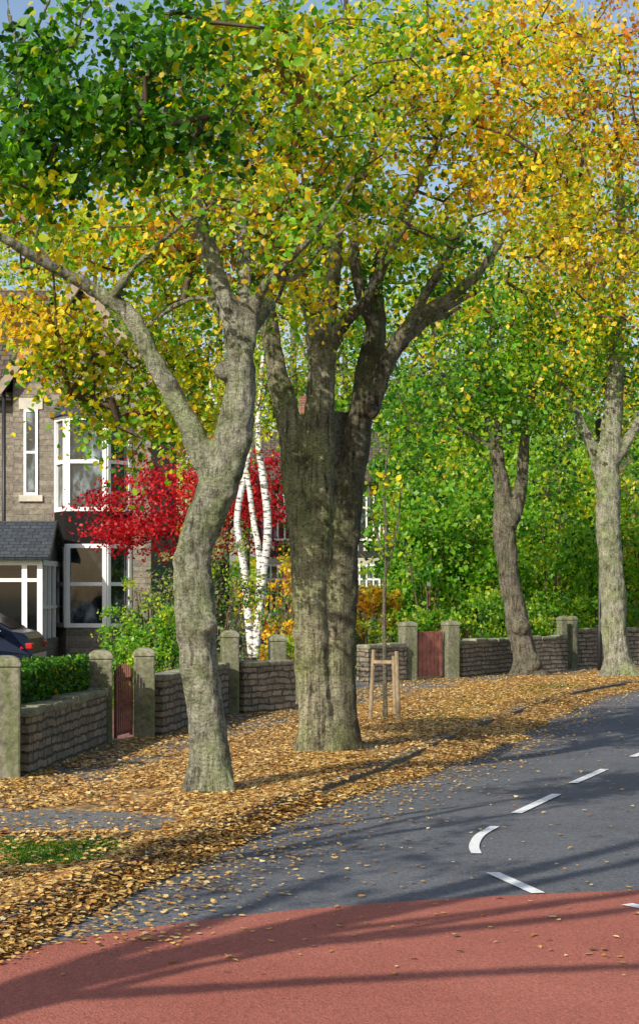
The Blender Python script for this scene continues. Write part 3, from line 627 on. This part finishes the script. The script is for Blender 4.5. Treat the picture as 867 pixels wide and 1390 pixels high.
br.add(n4+t4,[(3,2,1,0),(4,5,6,7),(0,1,5,4),(1,2,6,5),(2,3,7,6),(3,0,4,7)]); br.obj('bay_roof',M_slate,bayo)
PX0,PX1=wx(-60,42)-HX,wx(58,42)-HX; py0,py1=-3.0,-.01
pr=MB(); pzr=wz(708,42); pe=wz(760,42)
po=MB().box(PX0,PX1,py0,py1,-.05,.5).obj('porch',M_house,h1)
MB().box(PX0+.06,PX1-.06,py0+.06,py1-.06,.502,pe-.05).obj('glass',M_carglass,po)
pf=MB()
for x in (PX0,PX0+.75,wx(30,42)-HX,PX1-.12): pf.box(x,x+.12,py0-.01,py0+.08,.503,pe)
for y in (py0+.5,py0+1.2,py0+2.0,py1-.1): pf.box(PX1-.075,PX1+.01,y,y+.09,.503,pe)
pf.box(PX0,PX1,py0-.006,py0+.075,pe-.5,pe-.42).box(PX0,PX1,py0-.008,py0+.078,pe-.12,pe-.001).box(PX1-.07,PX1+.008,py0+.1,py1-.1,pe-.121,pe-.002).box(PX1-.07,PX1+.006,py0+.1,py1-.1,1.2,1.27)
pf.obj('frame',M_white,po)
my=(py0+py1)/2
slope(pr,(PX0-.3,py0-.3,pe),(PX1+.22,py0-.3,pe),(PX1+.1,my,pzr),(PX0-.3,my,pzr),.07)
slope(pr,(PX0-.3,py1,pe),(PX1+.22,py1,pe),(PX1+.1,my,pzr),(PX0-.3,my,pzr),.07)
pr.obj('porch_roof',M_slate,h1)
pg=MB(); pg.beam((PX1+.20,py0-.3,pe+.02),(PX1+.10,my,pzr+.02),.14,dn=(1,0,0),t=.03); pg.beam((PX1+.10,my,pzr+.02),(PX1+.20,py1,pe+.02),.14,dn=(1,0,0),t=.03); pg.obj('porch_bargeboard',M_timber,h1)
MB().add([(PX1-.0,py0+.02,pe),(PX1-.0,py1-.02,pe),(PX1-.0,my,pzr-.04)],[(0,1,2)]).obj('porch_gable',M_timber,h1)
MB().tube([(xl-.2,-.12,0),(xl-.2,-.12,6.5)],[.05,.05],8).obj('drainpipe',M_black,h1,smooth=True)
TX,TY=.4,55.
h2=empty('timbered_house',(TX,TY,0),'mock tudor house with black timbers and brown tiled roof','house')
a,b=wx(350,55)-TX,wx(530,55)-TX; e=wz(655,55)
MB().box(a,b,0,7,-.1,2.6).obj('wall',M_redbrick,h2)
MB().box(a-.02,b+.02,-.02,7,2.601,e).obj('upper_wall',M_cream,h2)
r2=MB(); slope(r2,(a-.4,-.5,e-.1),(b+.4,-.5,e-.1),(b+.4,3.5,e+1.7),(a-.4,3.5,e+1.7)); slope(r2,(a-.4,7.5,e-.1),(b+.4,7.5,e-.1),(b+.4,3.5,e+1.7),(a-.4,3.5,e+1.7))
r2.add([(b+.1,0,e),(b+.1,7,e),(b+.1,3.5,e+1.5)],[(0,1,2)]).add([(a-.1,0,e),(a-.1,7,e),(a-.1,3.5,e+1.5)],[(2,1,0)])
rr=r2.obj('roof',M_tile,h2); MB().box(a+1.2,a+1.8,3,3.8,e+1,e+2.9).obj('chimney',M_redbrick,rr)
tm=MB()
x=a
while x<=b: tm.box(x,x+.12,-.06,-.021,2.8,e-.12); x+=.5
tm.box(a,b+.1,-.07,-.022,2.61,2.8).box(a,b+.1,-.07,-.022,e-.12,e-.0)
tm.obj('timber_frame',M_timber,h2)
for px in (372,492): window(h2,wx(px-14,55)-TX,wx(px+24,55)-TX,3.1,4.5,-.07,mull=3,trans=.3,lint=False); window(h2,wx(px-14,55)-TX,wx(px+24,55)-TX,.9,2.4,0,mull=3,trans=.3)
h3=empty('brick_house',(9.9,60,0),'red brick house with tiled roof behind the trees','house')
MB().box(-2.6,6,0,7,-.1,4.6).obj('wall',M_redbrick,h3)
r3=MB(); slope(r3,(-3,-.4,4.5),(6.4,-.4,4.5),(6.4,3.5,6.6),(-3,3.5,6.6)); slope(r3,(-3,7.4,4.5),(6.4,7.4,4.5),(6.4,3.5,6.6),(-3,3.5,6.6)); r3.obj('roof',M_tile,h3)
for x in (-1.6,1,3.5):
    window(h3,x,x+1.1,2.9,4.2,0); window(h3,x,x+1.1,.7,2.0,0)

# ---------------------------------------------------------------- car
cr=empty('parked_car',(wx(52,30),30,0),'dark blue car with red tail light parked behind the hedge','car')
prof=[(0,.35),(.03,.62),(-.02,.86),(-.10,.95),(-.28,.99),(-.95,1.36),(-1.4,1.45),(-2.4,1.44),(-3.1,1.04),(-4.2,.86),(-4.42,.6),(-4.4,.3)]
hw=lambda z_: .86 if z_<1.02 else .86-(z_-1.02)*.7
v=[];n=len(prof)
for s in (-1,1):
    for (x,z_) in prof: v.append((x,s*hw(z_)*(1 if -4.1<x<-.1 else .92),z_))
f=[tuple(range(n)),tuple(reversed(range(n,2*n)))]+[(i,i+n,(i+1)%n+n,(i+1)%n) for i in range(n)]
mobj('body',v,f,M_carblue,cr,smooth=False,bevel=.04)
gm=MB()
for s in (-1,1):
    gm.add([(-.52,s*.885,1.0),(-2.95,s*.885,1.03),(-2.4,s*.62,1.38),(-1.1,s*.62,1.36)],[(0,1,2,3)])
gm.add([(-.32,-.74,1.03),(-.32,.74,1.03),(-.90,.58,1.355),(-.90,-.58,1.355)],[(0,1,2,3)])
gm.obj('window',M_carglass,cr)
MB().box(-2.95,-.45,-.892,-.884,.985,1.0).obj('window_trim',M_chrome,cr)
for (x,s) in ((-.85,-1),(-.85,1),(-3.6,-1),(-3.6,1)):
    wv=MB().tube([(0,-.11,0),(0,.11,0)],[.31,.31],20).obj('wheel',M_rubber,cr,loc=(x,s*.80,.31)); MB().tube([(0,-.115,0),(0,.115,0)],[.19,.19],12).obj('rim',M_chrome,wv)
for s in (-1,1):
    MB().box(-.16,.035,s*.70-.11,s*.70+.12,.70,.80).obj('tail_light',M_tail,cr,bevel=.02)
MB().box(-.02,.07,-.78,.78,.38,.52).obj('bumper',M_carblue,cr,bevel=.02)

# ---------------------------------------------------------------- street lamps
def lamp(x,y,h,arm,label):
    r=empty('street_lamp',(x,y,0),label,'street lamp')
    k=1 if arm else .6
    MB().tube([(0,0,-.05),(0,0,.9),(0,0,.95),(0,0,h)],[.08*k,.08*k,.05*k,.045*k],10).obj('post',M_black,r,smooth=True)
    if arm:
        MB().tube([(0,0,h-.02),(arm*.3,0,h+.08),(arm*.8,0,h+.08)],[.03,.03,.025],8).obj('arm',M_black,r,smooth=True)
        MB().add([(arm*.7,-.1,h+.04),(arm*1.2,-.08,h+.04),(arm*1.2,.08,h+.04),(arm*.7,.1,h+.04),(arm*.75,-.07,h+.13),(arm*1.15,-.05,h+.11),(arm*1.15,.05,h+.11),(arm*.75,.07,h+.13)],[(3,2,1,0),(4,5,6,7),(0,1,5,4),(1,2,6,5),(2,3,7,6),(3,0,4,7)]).obj('lamp_head',M_black,r,bevel=.02)
    else:
        MB().tube([(0,0,h),(0,0,h+.06),(0,0,h+.30),(0,0,h+.36)],[.05,.08,.09,.02],8).obj('lamp_head',M_black,r)
lamp(wx(25,20)-.9*1.2,20,wz(308,20)-.04,.9,'dark street lamp with arm reaching over the road')
lamp(wx(813,37),37,wz(592,37),0,'slim black lamp post standing behind a street tree')

# ---------------------------------------------------------------- trees
T1=[[(283,1078,32),(283,1055,31),(281,1000,29),(278,950,28),(272,900,28),(267,860,30),(263,800,29),(262,755,28),(275,710,28),(296,660,28),(313,620,29),(322,570,26),(325,520,24),(323,475,21),(316,435,18),(302,395,15),(286,350,14),(272,300,11),(262,240,8),(250,150,6),(240,60,4)],
 [(305,680,22),(285,640,20),(263,590,18),(240,545,15),(208,490,14.5),(180,430,13.5),(140,400,11),(90,372,9,-.2),(40,345,8,-.4),(-10,315,7,-.6),(-120,270,5,-.8)],
 [(325,520,18),(335,470,14),(343,420,11),(365,380,8,-.2),(400,345,6.5,-.4),(440,300,5,-.6),(480,240,4,-.8)],
 [(326,500,14),(332,430,12),(330,340,10,.2),(322,250,8,.4),(318,160,7,.5),(310,40,5,.6),(300,-150,4)],
 [(150,405,8),(185,360,6,-.3),(240,310,5,-.6),(300,270,4,-.8)],[(375,372,6,-.2),(400,380,5,-.2),(440,330,4,-.3),(500,290,3,-.4)],
 [(318,450,10,.1),(280,405,6,.5),(230,420,4.5,.9),(180,470,3.5,1.3),(150,540,2.5,1.6)],[(325,500,10,.1),(350,440,7,.6),(380,400,5,1)]]
BU1=[(266,852,26,-.06),(282,846,15,-.10),(303,503,14,-.06),(300,590,11,-.07),(276,935,11,-.09)]
B1=[(190,530,95,110,17.2,.7,58,'yg'),(110,480,85,70,17.,.7,34,'yg'),(30,450,70,60,16.6,.8,24,'yellow'),(150,330,170,50,16.3,.8,48,'mix'),(245,440,55,65,16.8,.7,18,'yg'),(60,300,90,50,16,.8,22,'yg'),
 (300,180,200,140,16.3,1.3,78,'brown'),(420,240,120,90,16,1.1,42,'mix'),(430,90,170,110,15.8,1.3,64,'yg'),(220,-160,380,120,16,1.6,16,'mix'),(330,90,110,90,15.2,1,30,'green'),(250,300,110,60,16.2,.9,32,'brown'),(200,220,110,80,16.3,.9,26,'green'),(370,340,60,50,16.8,.6,16,'mix'),
 (290,250,130,55,14.4,.4,24,'mix'),(250,350,60,25,14.5,.3,5,'yg'),(380,290,70,50,14.3,.4,10,'yg'),(120,420,60,30,14.6,.3,6,'yg')]
build_tree('street_tree','mature lime tree with kinked pale trunk and low limb',G(280,1070),T1,B1,M_bark1,15.0,52,.17,.057,burrs=BU1,disp=.026)
T2=[[(430,1022,33),(428,960,29),(425,880,28),(421,800,29),(418,740,30),(411,680,27),(402,620,24),(390,570,20),(377,510,17),(366,450,15),(359,390,12),(350,310,9),(340,220,7),(330,100,5)],
 [(428,760,27),(430,680,27),(433,620,26),(434,560,24),(437,500,21),(441,440,18),(450,380,15),(455,300,11),(460,200,8),(468,100,6),(470,-100,4)],
 [(460,1022,29,.08),(459,950,28,.1),(458,880,28,.1),(459,800,28,.1),(463,740,27,.1),(470,680,26,.12),(480,620,23,.2),(489,560,21,.2),(501,500,20,.2),(511,440,16,.3),(510,385,13,.3),(525,330,10,.4),(560,260,8,.6),(600,180,6,.8),(640,60,4,1)],
 [(502,560,14,.1),(525,490,13),(550,450,12),(575,425,10.5),(612,403,9),(650,370,7.5),(680,325,6),(705,275,4)],
 [(535,475,11),(560,430,9,-.2),(585,385,7,-.3),(610,340,5.5,-.4),(640,295,4,-.5)],
 [(440,480,15),(470,435,11,-.2),(500,400,9,-.3),(530,340,7,-.3),(560,290,5,-.4)],
 [(510,450,12,.2),(490,400,10),(480,340,8),(490,250,6),(520,150,4)],
 [(575,425,8),(600,430,6,.2),(625,415,4,.4)],
 [(438,520,18),(432,480,17),(425,430,14),(405,380,10),(395,300,7),(400,200,5)],[(502,540,12,.2),(545,470,8,.3),(590,430,6,.5),(640,400,4,.8)],
 [(448,760,20,.15),(453,680,20,.2),(458,610,17,.25),(462,560,12,.3)]]
BU2=[(405,860,10,-.09),(505,560,10,0)]
B2=[(500,170,150,110,19.3,1.3,78,'mix'),(580,90,140,110,19.2,1.5,74,'yg'),(560,290,120,55,19.5,1.3,38,'yg'),(430,330,80,45,19.4,.7,22,'mix'),(690,240,110,80,19.2,1.4,44,'yellow'),(680,90,150,120,19,1.5,82,'yellow'),(480,-170,420,120,19.5,1.6,20,'mix'),(530,370,50,40,19.3,.6,12,'green'),(520,30,120,60,18,1,26,'yg'),(610,380,60,40,20,.8,10,'green'),(390,420,50,50,19.8,.6,8,'yg'),
 (470,290,90,35,17.6,.4,12,'yg'),(600,330,60,30,17.8,.4,6,'green'),(420,390,40,20,17.9,.3,4,'yg')]
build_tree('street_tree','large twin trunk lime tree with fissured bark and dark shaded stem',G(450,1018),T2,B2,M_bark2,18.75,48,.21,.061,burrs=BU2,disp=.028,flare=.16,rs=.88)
T3=[[(714,922,24),(711,890,18),(703,845,17),(692,795,15),(686,745,16),(684,705,16),(680,660,12),(673,605,10),(669,540,8),(667,480,6),(668,430,4)],
 [(685,720,14),(698,695,12),(707,655,9),(710,615,8),(716,560,6),(730,500,4)],[(673,615,7),(650,597,4.5),(625,583,3.5),(600,572,2.5)],[(684,700,12),(676,650,7),(660,560,5),(640,500,3)]]
B3=[(650,470,120,80,35.5,1.8,64,'green'),(700,545,90,45,35.8,1.6,28,'bright'),(610,560,50,45,35.5,1.3,16,'green'),(720,440,70,70,35.5,1.8,28,'green'),(590,440,60,60,35.5,1.5,18,'yg'),(670,390,80,40,35.5,1.5,18,'yg'),(690,520,70,60,34.2,.8,22,'green'),(650,560,50,30,34.4,.6,8,'bright'),(545,570,50,50,36.5,1,18,'green')]
build_tree('street_tree','street tree with dark twisted trunk and green leaves',G(712,918),T3,B3,M_bark3,35.3,52,.34,.11,voxel=.03,disp=.03,simple=True,twr=.008,step=.5,rs=.95,burrs=[(706,850,14,-.15),(690,705,15,-.1),(722,900,14,-.2)])
T4=[[(837,920,25),(835,880,20),(832,820,19),(828,760,18),(825,700,18),(824,650,18),(828,600,16),(833,540,14),(836,480,11),(840,400,9),(842,300,7),(835,150,5)],
 [(822,660,12),(802,605,9),(782,562,7),(760,520,5),(738,465,4),(715,400,3)],[(830,630,11),(850,600,8),(872,560,7),(900,500,5)],[(836,500,9),(810,420,6),(790,340,4),(770,250,3)]]
B4=[(790,350,120,80,34.5,2.2,64,'yellow'),(830,250,130,100,34.5,2.3,78,'yellow'),(760,160,140,100,34,2.3,72,'brown'),(850,80,150,100,34.5,2.4,74,'orange'),(860,480,60,60,35.8,1.6,26,'green'),(850,-100,150,90,35,2.5,16,'yellow'),(720,310,70,55,34,1.4,22,'mix'),(790,450,60,40,34.6,1.,18,'yg'),(830,400,60,50,33.8,.8,14,'mix'),(860,330,50,60,34,1,12,'yg'),(770,500,30,30,34.5,.5,5,'yg'),(740,50,120,70,35,2,34,'yellow')]
build_tree('street_tree','upright street tree with grey trunk and yellow leaves',G(837,918),T4,B4,M_bark1,35,50,.34,.105,voxel=.03,disp=.03,simple=True,twr=.008,step=.5,gate_=-.3)
T0=[[( -820,1500,60),(-815,1300,50),(-810,1000,46),(-790,700,42),(-760,500,38),(-700,300,32),(-640,100,22),(-560,-150,14),(-500,-400,8)],
 [(-765,520,28),(-640,380,22,.6),(-500,300,16,1.1),(-330,220,12,1.5),(-180,180,10,1.9),(-60,150,9,2.2),(12,150,8,2.4),(24,80,7,2.5),(10,0,6,2.6),(0,-150,4,2.7)],
 [(-700,320,20),(-500,100,15,.7),(-300,-50,11,1.3),(-50,-100,7,2),(200,-150,4,2.6)],[(-60,150,7,2.2),(40,125,4,2.3),(130,110,3,2.5),(230,100,2.5,2.7)],[(-790,760,24),(-900,500,20),(-1000,250,14),(-1050,0,8)]]
d0=7.6
B0=[(130,80,190,115,10.4,.6,66,'dgreen'),(60,190,100,65,10.2,.5,24,'dgreen'),(220,180,120,65,10.6,.5,30,'green'),(40,255,70,25,10.2,.4,9,'yg'),(330,60,90,70,10.8,.5,18,'yg'),(-250,-50,200,120,9.6,.7,10,'dgreen'),(100,-170,300,60,10.3,.7,10,'green'),(-600,0,200,200,7.6,1,14,'green')]
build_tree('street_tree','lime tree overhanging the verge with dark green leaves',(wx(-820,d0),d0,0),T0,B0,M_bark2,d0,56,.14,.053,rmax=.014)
def side_tree(x,y,seed):
    d=10.
    def q(lx,lz,rr,dd=0): return (433.5+(x+lx)*F/(d),800-(lz-H)*F/d,rr*F/d,dd)
    L=[[q(0,-.1,.3),q(0,.5,.22),q(.05,2,.19),q(0,3.4,.18),q(.1,5,.14),q(.3,7,.09),q(.4,9,.04)],
       [q(0,3,.12),q(.6,4.2,.10,.4),q(1.5,5.6,.08,.8),q(2.2,7.5,.05,1.2)],[q(0,3.4,.12),q(-.7,5,.1,-.3),q(-1.6,7,.06,-.6)],[q(0,4.4,.1),q(.9,6,.07,-.6),q(1.8,8,.03,-1.)],
       [q(.2,3.8,.08),q(1.6,4.6,.06,-.4),q(3.0,5.2,.04,-.8),q(4.2,5.6,.02,-1)],[q(.1,4.6,.07),q(1.6,5.4,.05,.3),q(3.2,6.4,.03,.6)],[q(.2,2.9,.07),q(1.2,3.6,.05,.8),q(2.4,4.1,.035,1.4),q(3.4,4.4,.015,1.8)]]
    B=[(433.5+(x+ox)*F/d,800-(oz-H)*F/d,1.2*F/d,.8*F/d,d+oy,1.1,nn,'yg') for ox,oy,oz,nn in ((1.6,.8,7.4,12),(-1.3,-.3,7,10),(.3,0,8.8,12),(1.6,-.9,7.6,9))]
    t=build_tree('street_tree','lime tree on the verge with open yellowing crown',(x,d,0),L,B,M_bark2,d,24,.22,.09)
    t.location=(x,y,0)
side_tree(-4.9,2.5,3); side_tree(-5.2,-4.5,4)

YT=[[(522,978,3.2),(522,900,3),(521,820,2.6),(524,740,2.2),(521,660,1.8),(528,600,1.2)],[(523,780,1.6),(538,720,1.3),(545,660,1)],[(522,760,1.6),(505,700,1.2),(498,640,.8)]]
YB=[(522,660,40,60,23.5,.4,12,'yg'),(540,740,20,40,23.5,.3,4,'yg')]
build_tree('young_tree','slender young tree tied between timber stakes',(wx(522,23.6),23.6,0),YT,YB,M_bark3,23.6,7,.14,.075,voxel=0,group=None)
for (xa,xb,yt,d) in ((507,502,882,23.2),(538,541,884,23.0),(534,536,890,24.2)):
    MB_=MB().tube([(0,0,-.05),((xa-xb)*d/F,0,wz(yt,d))],[.028,.026],8).obj('tree_stake',M_stake,None,loc=(wx(xb,d),d,0)); tag(MB_,'round timber stake supporting a young tree','stake','stakes around the young tree')
st=MB().box(0,.33,-.010,.010,.72,.76).obj('stake_rail',M_stake,None,loc=(wx(505,23.15),23.15,0),rz=-.3); tag(st,'short timber rail nailed across the tree stakes','rail')

BT=[[(346,892,9),(350,850,8),(357,780,8),(364,715,7.5),(357,650,7),(350,590,6),(354,520,4),(360,450,3)],[(342,892,8),(336,830,7),(331,770,7),(322,705,6),(333,640,5.5),(341,575,4),(338,500,3)],[(350,850,6),(352,760,6),(343,700,5),(334,640,5),(318,590,4),(290,540,3),(283,500,2)]]
BB=[(345,500,60,90,33.3,1,44,'yg'),(295,470,50,70,33.3,1,24,'yg'),(390,440,50,60,33.3,1,20,'yg'),(350,400,70,50,33,1,24,'yellow'),(345,520,40,60,32.4,.3,14,'yg'),(330,590,25,30,32.4,.3,5,'yg')]
build_tree('birch_tree','multi stemmed silver birch with white bark',G(346,892),BT,BB,M_birch,33.,28,.25,.075,voxel=0,group=None,simple=True,twr=.005,rs=.72)
MT=[[(265,905,7),(262,860,6),(258,800,5),(245,740,4),(215,690,3)],[(262,840,5),(280,780,4),(310,720,3),(340,680,2)],[(260,810,4),(260,740,3),(265,660,2)]]
MBl=[(255,660,105,60,36.4,1.3,64,'red'),(185,695,70,45,36.2,1.,42,'red'),(325,665,60,60,36.2,1,50,'red'),(150,722,40,14,36,.7,12,'red'),(375,650,32,65,36.4,.8,26,'red'),(250,735,130,22,36.5,.9,30,'red')]
build_tree('maple_tree','japanese maple with vivid crimson leaves',(wx(265,36.5),36.5,0),MT,MBl,M_bark3,36.5,60,.27,.075,voxel=0,group=None,simple=True,twr=.005,flat=.32,droop=False)

def hedge(name,label,p,q,w,z0,z1,n,pal,size):
    p=np.array(p,float);q=np.array(q,float);L=np.linalg.norm(q-p);rz=math.atan2(q[1]-p[1],q[0]-p[0]); root=empty(name,(p[0],p[1],0),label,'hedge',rz=rz)
    MB().box(.06,L-.06,-w/2+.07,w/2-.07,.0,z1-.08).obj('stems',M_hcore,root)  # solid dark box added inside the leaves as filler, not modelled stems
    u=rng.random((n,3)); f=rng.integers(0,6,n); sh=rng.random(n)*.09
    C=np.stack([u[:,0]*L,(u[:,1]-.5)*w,z0+u[:,2]*(z1-z0)],1)
    C[:,1]=np.where(f<3,-w/2+sh,C[:,1]); C[:,2]=np.where((f>=3)&(f<5),z1-sh,C[:,2]); C[:,0]=np.where(f==5,np.where(u[:,0]<.5,sh,L-sh),C[:,0])
    C+=np.array([0,0,1])*np.array([.04*mnoise.noise(Vector((c[0]*3,c[1]*3,0))) for c in C])[:,None]
    col=pick(pal,n)*rng.uniform(.6,1.25,n)[:,None]; leaves('foliage',C,size,col,root,up=.4,bias=(0,-.6,0)); return root
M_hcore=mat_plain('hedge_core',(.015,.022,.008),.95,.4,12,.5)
hedge('hedge','clipped dark green hedge behind the low stone wall',(-2.95,16.5),(-2.62,19.4),.42,.3,.94,9000,'dhedge',.04)
bush('bush','bushy bright green evergreen shrub behind the wall',wx(215,24),24.2,.5,.55,1.35,5200,'bright',.05)
bush('bush','bushy bright green evergreen shrub behind the wall',wx(165,25),25.5,.42,.6,1.35,4200,'bright',.05)
bush('bush','loose variegated shrub with grey green leaves',wx(290,29),29,1.0,.8,2.2,4200,'varieg',.06)
bush('bush','loose variegated shrub with grey green leaves',wx(200,31),31.5,.5,.8,2.0,2000,'varieg',.06)
bush('bush','orange and yellow autumn shrub beside the birch',wx(385,35),35,.6,.6,2.2,3600,'orange',.075)
bush('bush','orange and yellow autumn shrub by the driveway',wx(497,40),40,.7,.8,1.9,3200,'orange',.085)
bush('bush','small green shrub at the edge of the driveway',wx(495,35),36,.5,.5,1.1,2000,'varieg',.07)
bush('bush','low mixed green shrub behind the wall',wx(395,30),31,.4,.5,.9,1800,'yg',.06)
bl=[(580,42,1.2,3.8,'bright'),(650,43,1.5,4.7,'bright'),(745,42,1.5,4.3,'bright'),(815,43.5,1.4,4.8,'yg'),(880,43,1.6,5.2,'bright'),(565,45.5,1.0,4.8,'bright'),(700,46,1.8,5.6,'bright'),(930,46,2.0,6.,'green'),(790,46.5,1.8,6.,'bright'),(620,47,1.6,5.6,'yg'),(562,49,1.0,6.2,'bright'),(590,52,1.6,7.4,'green'),(660,53,2.0,8.0,'bright'),(760,53,2.0,8.2,'bright'),(850,54,2.0,8.4,'green'),(435,50,.9,7.0,'dgreen'),(548,53,.8,7.4,'green')]
for (px,d,r,h,pal) in bl:
    bush('large_shrub','tall dense leafy green shrub filling the garden',wx(px,d),d,r,1.3,h,5200,pal,.125 if d<50 else .15,group='tall garden shrubs')
for (px,d,r,h) in ((640,37.8,.9,1.3),(700,38.6,.8,1.5),(585,37.5,.7,1.2),(740,40,.9,1.5),(810,41,.9,1.5)):
    bush('bush','low green garden shrub behind the stone wall',wx(px,d),d,r,.5,h,2400,'bright',.08,group='low shrubs behind the far wall')
def bgtree(px,d,h,r,pal,label,hi=False):
    s=F/d; bt=800+H*s
    L=[[(px,bt,.28*s),(px+3,bt-h*.3*s,.22*s),(px-2,bt-h*.6*s,.13*s),(px,bt-h*.85*s,.05*s)],[(px,bt-h*.35*s,.12*s),(px+r*.5*s,bt-h*.65*s,.06*s)],[(px,bt-h*.35*s,.12*s),(px-r*.5*s,bt-h*.7*s,.06*s)]]
    B=[(px,bt-h*.64*s,r*s,h*.35*s,d,r,150,pal),(px,bt-h*(.5 if hi else .35)*s,r*.8*s,h*.2*s,d,r*.8,40,pal)]
    build_tree('garden_tree',label,(wx(px,d),d,0),L,B,M_bark3,d,44,.55,.18,voxel=0,group='background garden trees',simple=True,twr=.012,step=.9,gate_=-.1)
for a in ((590,66,15,3.4,'bright'),(700,68,15,3.6,'bright'),(800,64,15,3.8,'yg'),(900,66,15,3.8,'bright'),(515,66,14.5,3.2,'bright'),(300,60,14.5,3.2,'yg'),(400,66,16,3.4,'yg'),(220,62,15.5,3.4,'mix'),(130,60,15,3.2,'yg'),(40,64,15,3.2,'yg'),(1000,60,15,4,'yellow'),(640,80,20,5,'yg'),(840,70,22,4.6,'yellow'),(740,72,22,4.2,'yg'),(470,80,19,4.6,'yg'),(330,78,18,4.5,'mix')):
    bgtree(*a,'tall broadleaf garden tree with '+{'yg':'yellow green','bright':'bright green','yellow':'yellow','mix':'mixed green and yellow','brown':'golden brown'}[a[4]]+' foliage')
n=14000; x=rng.uniform(-90,110,n); y=rng.uniform(100,125,n); hh=7+2.5*np.sin(x*.21)+1.5*np.sin(x*.57+1); z_=rng.random(n)**.8*hh
o=leaves('distant_wood',np.stack([x,y,z_],1),.95,pick('yg',n)*.6+pick('green',n)*.35,None,simple=True); tag(o,'distant band of autumn woodland','woodland',kind='stuff')
